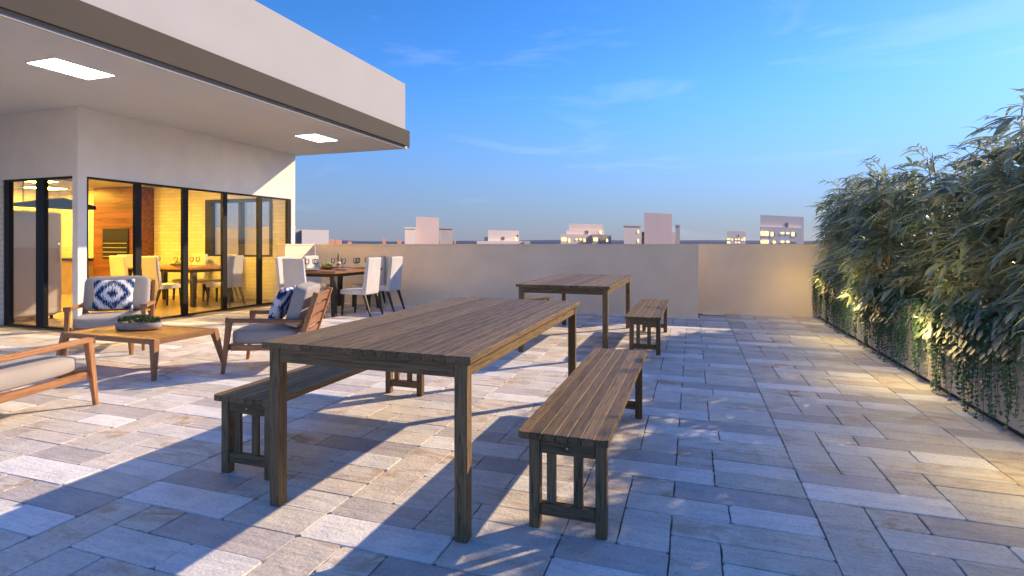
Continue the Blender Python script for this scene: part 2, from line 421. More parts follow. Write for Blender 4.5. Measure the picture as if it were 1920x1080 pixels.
# ------------------------------------------------------------------ terrace floor and flagstones
PER, SX, SY = 1.112, 0.558, 3.06
D = [0, .196, .385, .57, .72, .90, 1.112]
UNIT0 = [  # x0, x1, d0, d1, tint, rust
    (0, .238, 0, .72, (.47, .40, .335), .55), (.238, .46, 0, .196, (.50, .44, .375), .75), (.46, 1.112, 0, .196, (.315, .275, .275), .10),
    (.238, .722, .196, .385, (.54, .50, .465), .10), (.722, 1.112, .196, .385, (.66, .635, .62), 0), (.238, .46, .385, .72, (.50, .45, .41), .10),
    (.46, 1.112, .385, .57, (.49, .43, .37), .45), (.46, .667, .57, .90, (.47, .41, .36), .5), (.667, 1.112, .57, .72, (.46, .39, .325), .35),
    (.667, 1.112, .72, .90, (.53, .485, .445), .1), (.667, 1.112, .90, 1.112, (.50, .44, .38), .35), (0, .46, .72, .90, (.34, .295, .29), .08),
    (0, .667, .90, 1.112, (.62, .59, .575), .08)]
UNIT = [(a, b, c, d_, tuple(min(.82, x * f_ + a_) for x, f_, a_ in zip(ti, (.86, .93, 1.0), (.275, .265, .248))), ru) for a, b, c, d_, ti, ru in UNIT0]
floor = MB().box(-12.5, 3.2, -2.0, 12.0, -0.20, -0.010).build('terrace_floor', M['grout']); tag(floor, 'pale flagstone terrace floor of rectangular stones in a repeating pattern', None, None, 'structure')
def outline(x0, x1, y0, y1, seed, gap=.0021, amp=.0021):
    rnd = random.Random(seed); pts = []
    cs = [(x0 + gap, y0 + gap), (x1 - gap, y0 + gap), (x1 - gap, y1 - gap), (x0 + gap, y1 - gap)]
    for i in range(4):
        a = Vector(cs[i]); b = Vector(cs[(i + 1) % 4]); d = b - a; nrm = Vector((-d.y, d.x)).normalized(); Ls = d.length
        cut = min(.016, Ls * .1) * rnd.uniform(.4, 1.2)
        pts.append(a + d.normalized() * cut)
        k = 3 if Ls > .4 else 2
        for j in range(1, k + 1):
            pts.append(a + d * (j / (k + 1)) + nrm * rnd.uniform(0, amp * (2.1 if i in (1, 3) else .8)))
        pts.append(b - d.normalized() * cut)
    return pts
def stone_geo(i):
    x0, x1, d0, d1, tint, rust = UNIT[i]
    cx, cy = (x0 + x1) / 2, -(d0 + d1) / 2
    pts = outline(x0 - cx, x1 - cx, -d1 - cy, -d0 - cy, 100 + i)
    n = len(pts); rnd = random.Random(i + 40)
    tilt = (rnd.uniform(-.004, .004), rnd.uniform(-.004, .004)); base = rnd.uniform(-.0015, .0015)
    vs_ = []
    for p in pts:
        q = p * (1 - .0014 / max(.08, p.length)); vs_.append((q.x, q.y, base + q.x * tilt[0] + q.y * tilt[1]))
    for p in pts: vs_.append((p.x, p.y, base - .0022))
    for p in pts: vs_.append((p.x, p.y, -.020))
    fs = [tuple(range(n))]
    for k in range(n):
        j = (k + 1) % n
        fs.append((k + n, j + n, j, k)); fs.append((k + 2 * n, j + 2 * n, j + n, k + n))
    return (cx, cy), vs_, fs
GEO = [stone_geo(i) for i in range(13)]
def with_tint(me, cols):
    a = me.color_attributes.new('tint', 'FLOAT_COLOR', 'POINT')
    flat = []
    for c in cols: flat += c
    a.data.foreach_set('color', flat)
SM = []
for i in range(13):
    me = bpy.data.meshes.new('paving_stone'); me.from_pydata(GEO[i][1], [], GEO[i][2]); me.materials.append(M['stone'])
    with_tint(me, [(*UNIT[i][4], UNIT[i][5])] * len(GEO[i][1])); SM.append(me)
def clear_of_house(x0, x1, y0, y1):
    return not (x0 < -8.62 and y1 > 5.42)
spots = []
for ix in range(-13, 3):
    for iy in range(-4, 9):
        ox, oy = SX + ix * PER, SY - (-iy) * PER
        for i, (x0, x1, d0, d1, tint, rust) in enumerate(UNIT):
            X0, X1, Y0, Y1 = ox + x0, ox + x1, oy - d1, oy - d0
            if X1 > 2.75 or X0 < -12.4 or Y0 < -1.2 or Y1 > 10.9: continue
            if Y1 > 9.98 and (X0 < .05): continue
            if not clear_of_house(X0, X1, Y0, Y1): continue
            cs = [proj((x, y, 0)) for x, y in ((X0, Y0), (X1, Y0), (X1, Y1), (X0, Y1))]
            area = 0
            if all(cs):
                us = [min(1920, max(0, c[0])) for c in cs]; vv = [min(1080, max(0, c[1])) for c in cs]
                area = abs(sum(us[k] * vv[(k + 1) % 4] - us[(k + 1) % 4] * vv[k] for k in range(4))) / 2
            spots.append((area, i, ox + GEO[i][0][0], oy + GEO[i][0][1]))
spots.sort(key=lambda a: -a[0])
for area, i, x, y in spots[:300]:
    o = link('paving_stone', SM[i], floor); o.location = (x, y, 0)
vs_all, fs_all, col_all = [], [], []
for area, i, x, y in spots[300:]:
    b0 = len(vs_all); g = GEO[i]; f_ = random.uniform(.9, 1.1)
    vs_all += [(a + x, b + y, c) for a, b, c in g[1]]; fs_all += [tuple(k + b0 for k in f) for f in g[2]]
    col_all += [tuple(c * f_ for c in UNIT[i][4]) + (UNIT[i][5],)] * len(g[1])
me = bpy.data.meshes.new('paving_stones'); me.from_pydata(vs_all, [], fs_all); me.materials.append(M['stone']); with_tint(me, col_all)
tag(link('paving_stones', me, floor), None, None, None, 'stuff')

# ------------------------------------------------------------------ ground far below, hills
g = MB().prism([(6000 * math.cos(a * math.pi / 16), 6000 * math.sin(a * math.pi / 16)) for a in range(32)], -31, -30).build('ground', M['cityground'])
tag(g, 'flat city ground far below the terrace', None, None, 'structure')
hv, hf = [], []
nh = 120
for k in range(nh + 1):
    a = R_(-75 + 150 * k / nh) + 0.0
    d = CF * math.cos(a) * 4500 + CR * math.sin(a) * 4500
    h = 18 + 26 * max(0, mnoise.noise(Vector((k * .11, 3.3, 0))) + .25) + 5 * mnoise.noise(Vector((k * .6, 9, 0)))
    for dd, z in ((.9, -30), (.96, h * .5), (1.0, h), (1.06, h * .6), (1.15, -30)): hv.append((d.x * dd, d.y * dd, z))
for k in range(nh):
    for j in range(4): a = k * 5 + j; hf.append((a, a + 5, a + 6, a + 1))
me = bpy.data.meshes.new('hills'); me.from_pydata(hv, [], hf); me.materials.append(M['hill'])
tag(link('hills', me), 'low hills along the horizon, blue with painted haze', None, None, 'structure')

# ------------------------------------------------------------------ parapet walls
def wall(label, *b):
    w = thing('parapet_wall', label, 'wall', (b[0], b[2], 0)); ox, oy = b[0], b[2]
    MB().box(0, b[1] - ox, 0, b[3] - oy, -.2, b[4] - .03).build('wall_body', M['beige_wall'], w)
    MB().box(-.012, b[1] - ox + .012, -.012, b[3] - oy + .012, b[4] - .03, b[4], .004).build('coping', M['beige_wall'], w)
    return w
wall('long beige parapet wall behind the dining set and the far picnic table', -8.0, .09, 9.93, 10.12, 1.295)
wall('set-back beige parapet wall between the long wall and the hedge', .10, 3.2, 10.62, 10.80, 1.295)
wall('short beige parapet wall beside the end of the house', -8.22, -8.02, 9.0, 9.92, 1.295)
wall('beige parapet wall behind the bamboo hedge', 2.86, 3.02, -1.0, 10.60, 1.295)

wall('beige wall seen through the back window of the house', -16.5, -10.05, 11.5, 11.65, 1.75)

# ------------------------------------------------------------------ house
house = thing('house', 'cream flat-roofed house with deep overhang and black framed glass doors', 'house', (-8.65, 5.45, 0))
HX, HY = -8.65, 5.45
def hb(name, m, x0, x1, y0, y1, z0, z1, parent=house, bev=0.0):
    return MB().box(x0 - HX, x1 - HX, y0 - HY, y1 - HY, z0, z1, bev).build(name, m, parent)
ZT, ZC, WX = 2.315, 3.34, -16.5
hb('upper_wall', M['plaster'], HX - .14, HX, HY, 10.03, ZT, ZC)
hb('upper_wall', M['plaster'], WX, HX - .14, HY, HY + .14, ZT, ZC)
hb('corner_column', M['plaster'], HX - .12, HX - .001, HY + .001, HY + .126, 0, ZT)
hb('end_column', M['plaster'], HX - .12, HX - .001, 9.902, 10.029, 0, ZT)
hb('brick_wall', M['brick'], WX, -10.40, HY + .002, HY + .14, 0, ZT)
bw = hb('back_wall', M['brick'], -9.18, HX - .12, 9.90, 10.03, 0, ZC)
hb('back_wall', M['brick'], WX, -11.2, 9.90, 10.03, 0, ZC)
hb('back_wall', M['brick'], -11.2, -9.18, 9.90, 10.03, 0, 1.0)
hb('back_wall', M['brick'], -11.2, -9.18, 9.90, 10.03, 2.36, ZC)
hb('side_wall', M['brick'], WX - .15, WX, HY, 10.03, 0, ZC)
hb('indoor_floor', M['tile_floor'], WX, HX - .03, HY + .03, 9.90, -.15, .004)
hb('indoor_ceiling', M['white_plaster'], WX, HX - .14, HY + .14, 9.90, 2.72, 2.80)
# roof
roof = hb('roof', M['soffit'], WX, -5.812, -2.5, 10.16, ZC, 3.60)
hb('fascia', M['fascia'], -5.77, -5.72, -2.5, 10.10, 3.372, 3.70, roof)
hb('fascia', M['fascia'], WX, -5.815, 10.165, 10.235, 3.362, 3.70, roof)
hb('drip_groove', M['grey_wall'], -5.811, -5.771, -2.5, 10.10, 3.40, 3.55, roof)
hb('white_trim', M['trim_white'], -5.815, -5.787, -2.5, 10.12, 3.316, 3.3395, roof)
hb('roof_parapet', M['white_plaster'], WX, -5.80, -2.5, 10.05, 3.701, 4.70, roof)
# glazing on the terrace side
MY = [5.576, 5.637, 6.335, 6.433, 7.199, 7.306, 8.044, 8.176, 8.955, 9.065, 9.80, 9.901]
fw = .06
for k in range(5):
    y0 = MY[0] if k == 0 else (MY[2 * k] + MY[2 * k + 1]) / 2
    y1 = MY[11] if k == 4 else (MY[2 * k + 2] + MY[2 * k + 3]) / 2
    d = hb('glass_door', M['pane'], HX - .055, HX - .047, y0 + .03, y1 - .03, .03, ZT - .03)
    fl = MY[1] - MY[0] - .025 if k == 0 else .05; fr = .05
    if k == 4: fr = .09
    hb('stile', M['black_metal'], HX - .085, HX - .02, y0 + .001, y0 + fl, .026, ZT - .032, d)
    hb('stile', M['black_metal'], HX - .085, HX - .02, y1 - fr, y1 - .001, .026, ZT - .032, d)
    hb('rail', M['black_metal'], HX - .09, HX - .015, y0 + .001, y1 - .001, .006, .026, d)
    hb('rail', M['black_metal'], HX - .09, HX - .015, y0 + .001, y1 - .001, ZT - .032, ZT - .002, d)
for x0, x1 in ((-10.392, -9.538), (-9.538, -8.695)):
    d = hb('glass_door', M['pane'], x0 + .03, x1 - .03, HY + .047, HY + .055, .03, ZT - .03)
    wl = .115 if x0 < -10 else .09; wr = .09 if x0 < -10 else .03
    hb('stile', M['black_metal'], x0 + .001, x0 + wl, HY + .02, HY + .085, .026, ZT - .032, d)
    hb('stile', M['black_metal'], x1 - wr, x1 - .001, HY + .02, HY + .085, .026, ZT - .032, d)
    hb('rail', M['black_metal'], x0 + .001, x1 - .001, HY + .015, HY + .09, .006, .026, d)
    hb('rail', M['black_metal'], x0 + .001, x1 - .001, HY + .015, HY + .09, ZT - .032, ZT - .002, d)
# back window
wdw = hb('back_window', M['pane'], -11.16, -9.22, 9.965, 9.973, 1.04, 2.32)
for x0, x1 in ((-11.2, -11.0), (-10.17, -10.09), (-9.26, -9.18)):
    hb('window_frame', M['black_metal'], x0, x1, 9.885, 10.0, 1.0, 2.36, wdw)
hb('window_frame', M['black_metal'], -11.0, -9.26, 9.887, 9.998, 2.28, 2.36, wdw)
hb('window_frame', M['black_metal'], -11.0, -9.26, 9.887, 9.998, 1.0, 1.04, wdw)
# barbecue chimney breast with black oven
bq = thing('barbecue', 'red wood clad barbecue chimney with black oven, inside the house', 'barbecue', (-13.7, 9.70, .004))
MB().box(-.8, .8, -.2, .198, 0, 2.70).build('cladding', M['redwood'], bq)
ov = MB().box(-.42, .48, -.235, -.202, .92, 1.68, .006).build('oven_front', M['black_metal'], bq)
for z in (1.30, 1.19, 1.08, .97): MB().box(-.38, .44, -.25, -.237, z, z + .018).build('grill_bar', M['chrome'], ov)
ct = thing('counter', 'dark stone kitchen counter along the back wall inside the house', 'counter', (-15.4, 9.58, .004))
MB().box(-.95, .85, -.32, .30, .86, .92, .006).build('counter_top', M['black_metal'], ct)
MB().box(-.9, .8, -.25, .30, 0, .86).build('cabinet', M['tile_floor'], ct)
# fridge
fr_ = thing('fridge', 'tall rounded cream retro fridge behind the left glass door', 'fridge', (-10.86, 5.98, .004))
MB().box(-.34, .33, -.36, .36, .05, 1.86, .07, seg=4).build('body', M['fridge'], fr_, True)
dd_ = MB().box(.335, .41, -.355, .355, .09, 1.84, .035, seg=3).build('door', M['fridge'], fr_, True)
MB().tube([(.45, .27, .95), (.46, .27, 1.0), (.46, .27, 1.25), (.45, .27, 1.30)], .012).build('handle', M['chrome'], dd_, True)
for k, yy in enumerate((-.10, -.05, 0, .05)):
    MB().box(.411, .416, yy, yy + .028, 1.775, 1.80).build('badge_letter', M['chrome'], dd_)
for sx in (-.25, .25):
    for sy in (-.28, .28): MB().lathe([(.025, 0), (.025, .05)], 8, (sx, sy, 0)).build('foot', M['black_metal'], fr_)
# hanging black hood on chains
hd = thing('hanging_canopy', 'black peaked metal canopy hung on chains above the fridge', 'canopy', (-10.3, 5.98, 1.90))
cn = MB().prism([(-.42, 0), (.62, 0), (.62, .06), (.10, .17), (-.42, .06)], -.02, .30).build('canopy', M['matte_black'], hd)
cn.rotation_euler = (R_(90), 0, R_(90))
MB().tube([(.1, -.4, .50), (.1, .6, .50)], .012).build('rod', M['black_metal'], hd)
for yy in (-.36, .44):
    m_ = MB()
    for k in range(11):
        z = .09 + k * .036
        a = [Vector((math.cos(q * math.pi / 4) * .011, 0, math.sin(q * math.pi / 4) * .022)) for q in range(9)]
        if k % 2: a = [Vector((0, p.x, p.z)) for p in a]
        m_.tube([p + Vector((.1, yy, z)) for p in a], .0045, 5, False)
    m_.build('chain', M['black_metal'], hd, True)
for yy in (-.38, .58): MB().tube([(.1, yy, .50), (.1, yy, .815)], .008).build('rod_hanger', M['black_metal'], hd)
# lamps
for x, y, lab in ((-10.6, 7.6, 'warm square ceiling lamp over the indoor dining table'), (-13.8, 7.8, 'warm square ceiling lamp over the barbecue corner'), (-12.2, 6.3, 'warm square ceiling lamp near the indoor fridge'), (-15.3, 8.9, 'warm square ceiling lamp over the kitchen counter')):
    l = thing('indoor_lamp', lab, 'lamp', (x, y, 2.718), 0, 'indoor ceiling lamps')
    MB().box(-.34, .34, -.34, .34, -.03, 0, .005).build('housing', M['white_plaster'], l)
    MB().box(-.30, .30, -.30, .30, -.036, -.031).build('diffuser', M['warm_panel'], l)
for y, lab in ((4.265, 'lit rectangular ceiling light in the soffit, nearer to the camera'), (8.55, 'lit rectangular ceiling light in the soffit, near the roof corner')):
    l = thing('ceiling_light', lab, 'ceiling light', (-6.86, y, ZC), 0, 'ceiling lights in the soffit')
    MB().box(-.245, .245, -.335, .335, -.006, -.0005).build('frame', M['white_plaster'], l)
    MB().box(-.23, .23, -.32, .32, -.010, -.0065).build('diffuser', M['lamp_panel'], l)

# ------------------------------------------------------------------ planter
pl = thing('planter', 'long low planter wall along the right side under the bamboo', 'planter', (2.06, 4.8, 0))
MB().box(0, .10, -6.2, 5.81, .045, .70, .004).build('front_wall', M['grey_wall'], pl)
MB().box(.03, .10, -6.2, 5.81, 0, .044).build('plinth', M['dark_plinth'], pl)
MB().box(.101, .80, -6.2, 5.81, 0, .62).build('soil', M['soil'], pl)

# leaf geometry
def leaf(vs_, fs, base, dirv, up, length, width, droop, seg=4, fold=.25):
    d = dirv.normalized(); p = base.copy(); b0 = len(vs_)
    sidev = d.cross(up)
    if sidev.length < 1e-3: sidev = Vector((1, 0, 0))
    sidev.normalize()
    for k in range(seg + 1):
        t = k / seg
        w = width * (math.sin(math.pi * min(1, .06 + t * .94) ** .72)) * .5 if k < seg else 0.0005
        nrm = sidev.cross(d).normalized()
        vs_ += [tuple(p - sidev * w + nrm * w * fold), tuple(p), tuple(p + sidev * w + nrm * w * fold)]
        d = (d + Vector((0, 0, -droop / seg))).normalized(); p = p + d * (length / seg)
    for k in range(seg):
        a = b0 + k * 3
        fs.append((a, a + 1, a + 4, a + 3)); fs.append((a + 1, a + 2, a + 5, a + 4))
def branch_mesh(seed, nleaf, ll, blen):
    rnd = random.Random(seed); vs_, fs = [], []
    d = Vector((1, 0, .75)).normalized(); p = Vector((0, 0, 0)); pts = [p.copy()]
    for k in range(6):
        d = (d + Vector((0, rnd.uniform(-.08, .08), -.17))).normalized(); p = p + d * blen / 6; pts.append(p.copy())
    for k in range(nleaf):
        t = .35 + .65 * k / (nleaf - 1); i = min(5, int(t * 6)); f = t * 6 - i
        q = pts[i].lerp(pts[min(6, i + 1)], f); ax = (pts[min(6, i + 1)] - pts[i]).normalized() if i < 6 else d
        sd = 1 if k % 2 else -1
        out = ax.cross(Vector((0, 0, 1))).normalized() * sd
        spread = rnd.uniform(.3, 1.9) * (1.0 if k < nleaf - 1 else .1)
        dv = ax * rnd.uniform(.5, 1.1) + out * spread + Vector((0, 0, rnd.uniform(-.35, .7)))
        leaf(vs_, fs, q, dv, Vector((0, 0, 1)), ll * rnd.uniform(.75, 1.15), ll * rnd.uniform(.14, .19), rnd.uniform(.25, 1.1))
    # twig as thin three-sided strip
    b0 = len(vs_)
    for q in pts:
        for a in range(3): vs_.append((q.x, q.y + math.cos(a * 2.094) * .0028, q.z + math.sin(a * 2.094) * .0028))
    tw = len(fs)
    for k in range(6):
        for a in range(3): fs.append((b0 + k * 3 + a, b0 + k * 3 + (a + 1) % 3, b0 + k * 3 + 3 + (a + 1) % 3, b0 + k * 3 + 3 + a))
    me = bpy.data.meshes.new('branch'); me.from_pydata(vs_, [], fs); me.materials.append(M['bamboo_leaf']); me.materials.append(M['cane'])
    for k, p_ in enumerate(me.polygons):
        p_.use_smooth = True
        if k >= tw: p_.material_index = 1
    return me
BR = [branch_mesh(s, n, l, b) for s, n, l, b in ((1, 9, .24, .24), (2, 11, .21, .32), (3, 8, .27, .20), (4, 10, .22, .34), (5, 7, .25, .18))]
BT = [branch_mesh(s, n, l, b) for s, n, l, b in ((11, 9, .12, .30), (12, 7, .13, .24))]
def bamboo(y, label, rnd, vis=True):
    t = thing('bamboo_plant', label, 'bamboo', (2.36 + rnd.uniform(-.05, .08), y, .60), 0, 'bamboo plants in the long planter')
    hmax = rnd.uniform(1.50, 1.70)
    canes = []
    for c in range(3):
        bx, by = rnd.uniform(-.22, .10), rnd.uniform(-.20, .20); h = hmax * rnd.uniform(.86, 1.0)
        if c == 0: h = hmax + rnd.uniform(0.0, .10)
        lx, ly = rnd.uniform(-.12, .03), rnd.uniform(-.08, .08)
        pts = [(bx + lx * (k / 5) ** 2, by + ly * (k / 5) ** 2, -.02 + h * k / 5) for k in range(6)]
        canes.append((pts, h))
        MB().tube(pts, [.014, .013, .012, .010, .008, .004], 6).build('cane', M['cane'], t, True)
    nb = 66 if vis else 56; shade_extra = 28
    for k in range(nb + shade_extra):
        pts, h = canes[k % 3]
        f = (k + rnd.random()) / nb if k < nb else .32 + .62 * (k - nb + rnd.random()) / shade_extra; f = .04 + .96 * f
        i = min(4, int(f * 5)); q = Vector(pts[i]).lerp(Vector(pts[i + 1]), f * 5 - i)
        az = math.pi + rnd.uniform(-1.45, 1.45) if rnd.random() < .8 else rnd.uniform(0, 2 * math.pi)
        if k >= nb: az = rnd.uniform(-1.3, 1.3)  # rear branches added to block sun and thin the dapples on the floor
        top = f > .90
        o = link('branch', rnd.choice(BT if top else BR), t)
        o.location = q; s_ = rnd.uniform(.85, 1.15) * (1.0 if not top else .9)
        low = max(0, .35 - f)
        o.scale = (s_, s_, s_)
        o.rotation_euler = (rnd.uniform(-.3, .3), rnd.uniform(-.35, .25) + low * .9 - (0.25 if top else 0), az)
    return t
ys = [10.25 - .5 * k for k in range(19)]
rb = random.Random(21)
for k, y in enumerate(ys):
    if k == 0: lab = 'bamboo plant in the long planter, nearest to the back wall'
    else: lab = 'bamboo plant in the long planter, %s from the back wall' % ORD[k]
    bamboo(y + rb.uniform(-.06, .06), lab, rb, y > 3.2)

# trailing vines
def vine_mesh(seed):
    rnd = random.Random(seed); vs_, fs = [], []; stem_faces = []; big = []
    for sidx in range(42):
        y = rnd.uniform(-.30, .30); x = rnd.uniform(-.045, -.015); z0 = .74 + rnd.uniform(-.04, .10)
        ln = rnd.choice((.22, .32, .45, .58, .68, .76)) * rnd.uniform(.85, 1.06)
        p = Vector((x + .09, y, z0 - .02)); pts = [p.copy(), Vector((x - .02, y, z0 + .02))]
        p = pts[-1].copy(); n = int(ln / .035)
        wob = rnd.uniform(0, 6)
        for k in range(n):
            p = p + Vector((.3 * .01 * math.sin(wob + k * .5) - .0012 * (1 if k < 4 else 0), .006 * math.sin(wob * 2 + k * .37), -.035))
            if p.z < .012: p.z = .012
            pts.append(p.copy())
        for k in range(len(pts) - 1):
            a, b = pts[k], pts[k + 1]; b0 = len(vs_)
            for q in (a, b):
                for s2 in range(3): vs_.append((q.x + math.cos(s2 * 2.094) * .0016, q.y + math.sin(s2 * 2.094) * .0016, q.z))
            for s2 in range(3): stem_faces.append(len(fs)); fs.append((b0 + s2, b0 + (s2 + 1) % 3, b0 + 3 + (s2 + 1) % 3, b0 + 3 + s2))
        for k in range(1, len(pts)):
            for r_ in range(2):
                if rnd.random() < .12: continue
                an = rnd.uniform(0, 6.283); dv = Vector((-abs(math.cos(an)) * .8 - .1, math.sin(an), rnd.uniform(-.7, .2)))
                leaf(vs_, fs, pts[k], dv, Vector((0, 0, 1)), rnd.uniform(.024, .042), rnd.uniform(.018, .028), .5, 2, .15)
        if sidx % 2 == 0:      # heart leaves near the rim
            for k in range(3):
                q = Vector((x - rnd.uniform(.0, .06), y + rnd.uniform(-.05, .05), z0 - rnd.uniform(0, .26)))
                f0 = len(fs)
                leaf(vs_, fs, q, Vector((-.5, rnd.uniform(-.4, .4), -.6)), Vector((-1, 0, .3)), rnd.uniform(.055, .085), rnd.uniform(.04, .06), .5, 4, .1)
                big += list(range(f0, len(fs)))
    me = bpy.data.meshes.new('vine_strands'); me.from_pydata(vs_, [], fs)
    for m_ in ('vine_leaf', 'vine_stem', 'round_leaf'): me.materials.append(M[m_])
    mi = [0] * len(fs)
    for k in stem_faces: mi[k] = 1
    for k in big: mi[k] = 2
    me.polygons.foreach_set('material_index', mi)
    return me
VM = [vine_mesh(60 + k) for k in range(4)]
rv = random.Random(5)
for k, y in enumerate(ys):
    if y < 2.0: continue
    lab = 'trailing vine hanging over the planter front, ' + ('nearest to the back wall' if k == 0 else ORD[k] + ' from the back wall')
    t = thing('trailing_vine', lab, 'vine', (2.06, y, 0), 0, 'vines hanging over the planter')
    o = link('strands', VM[k % 4], t); o.scale = (1, rv.choice((1, -1)) * rv.uniform(.95, 1.1), rv.uniform(.93, 1.03)); o['kind'] = 'stuff'
# planter lamps
for k, (x, y, z) in enumerate(((1.95, 9.95, .72), (1.93, 8.1, .64), (1.93, 5.8, .64), (1.93, 3.6, .64))):
    lab = 'small warm lamp among the vines, ' + ('nearest to the back wall' if k == 0 else ORD[k] + ' from the back wall')
    t = thing('planter_lamp', lab, 'lamp', (x, y, z), 0, 'warm lamps among the vines')
    MB().lathe([(.002, -.012), (.012, -.008), (.014, 0), (.010, .010), (.002, .014)], 12).build('bulb', M['bulb'], t, True)
    MB().lathe([(.020, -.004), (.018, .008), (.008, .018), (.002, .02)], 12).build('shade', M['vine_stem'], t, True)
    MB().tube([(.0, 0, .02), (.03, 0, .05), (.12, 0, .045), (2.09 - x, 0, -.03)], .006).build('bracket', M['black_metal'], t, True)
    ld = bpy.data.lights.new('lamp_light', 'POINT'); ld.energy = (3.5, 7, 8, 8)[k]; ld.color = (1.0, .70, .25); ld.shadow_soft_size = .07
    lo = bpy.data.objects.new('lamp_light', ld); COL.objects.link(lo); lo.parent = t; lo.location = (-.11, 0, -.04)

# ------------------------------------------------------------------ picnic tables and benches
def picnic_table(label, loc):
    t = thing('wooden_table', label, 'table', loc, 0, 'weathered wooden tables')
    W, Ln, ZT_ = 1.12, 2.35, .815; n = 19; pw = W / n
    m_ = None
    for k in range(n):
        x = -W / 2 + k * pw
        m = MB().box(x + .0005, x + pw - .0005, 0, Ln, ZT_ - .030, ZT_, .0014)
        m.build('plank', M['pine_y'], t)
    lx = W / 2 - .027; 
    for sx in (-1, 1):
        for y in (.022, Ln - .082):
            MB().box(sx * lx - (0 if sx < 0 else .06), sx * lx + (.06 if sx < 0 else 0), y, y + .06, 0, ZT_ - .031, .004).build('leg', M['pine_z'], t)
        MB().box(sx * lx - (-.004 if sx < 0 else .034), sx * lx + (.034 if sx < 0 else -.004), .083, Ln - .083, ZT_ - .10, ZT_ - .031, .003).build('apron', M['pine_y'], t)
    for y in (.026, Ln - .056):
        MB().box(-lx + .061, lx - .061, y, y + .03, ZT_ - .10, ZT_ - .031, .003).build('apron', M['pine_x'], t)
    return t
picnic_table('near weathered pine table with plank top, largest thing in front', (-1.46, 2.105, 0))
picnic_table('far weathered pine table with plank top beside the long wall', (-1.45, 6.08, 0))
def bench(label, loc):
    t = thing('wooden_bench', label, 'bench', loc, 0, 'weathered wooden benches')
    W, Ln, ZT_ = .417, 2.075, .44; n = 7; pw = W / n
    for k in range(n):
        x = -W / 2 + k * pw; c = .014
        if k in (0, n - 1):
            a, b = x + .0012, x + pw - .0012
            pts = [(a + (c if k == 0 else 0), 0), (b - (c if k else 0), 0), (b, c if k else 0), (b, Ln - (c if k else 0)), (b - (c if k else 0), Ln), (a + (c if k == 0 else 0), Ln), (a, Ln - (c if k == 0 else 0)), (a, c if k == 0 else 0)]
            q = []
            for p in pts:
                if not q or (abs(q[-1][0] - p[0]) + abs(q[-1][1] - p[1])) > 1e-5: q.append(p)
            if (abs(q[-1][0] - q[0][0]) + abs(q[-1][1] - q[0][1])) < 1e-5: q.pop()
            MB().prism(q, ZT_ - .032, ZT_).build('plank', M['pine_y'], t)
        else:
            MB().box(x + .0012, x + pw - .0012, 0, Ln, ZT_ - .032, ZT_, .0025).build('plank', M['pine_y'], t)
    a, b = -.155, .2
    for y in (.012, 1.725):
        for x0 in (a, b - .05): MB().box(x0, x0 + .05, y, y + .05, 0, ZT_ - .033, .003).build('leg', M['pine_z'], t)
        MB().box(a + .051, b - .051, y + .008, y + .042, .345, .405, .003).build('top_rail', M['pine_x'], t)
        MB().box(a + .051, b - .051, y + .008, y + .042, .062, .118, .003).build('bottom_rail', M['pine_x'], t)
        for x0 in (-.075, .005 + .045): MB().box(x0, x0 + .042, y + .016, y + .034, .119, .344).build('slat', M['pine_z'], t)
        bo = MB().lathe([(.007, 0), (.007, .003), (.001, .005)], 10).build('bolt', M['chrome'], t, True)
        bo.rotation_euler = (R_(90), 0, 0); bo.location = (.022, y + .0085, .378)
    MB().box(-.02, .065, .055, 1.725, .352, .392, .003).build('stretcher', M['pine_y'], t)
    return t
bench('wooden bench on the right side of the near table', (-.557, 2.335, 0))
bench('wooden bench on the left side of the near table', (-2.385, 2.335, 0))
bench('wooden bench on the right side of the far table', (-.557, 6.42, 0))
bench('wooden bench on the left side of the far table, mostly hidden', (-2.37, 6.42, 0))

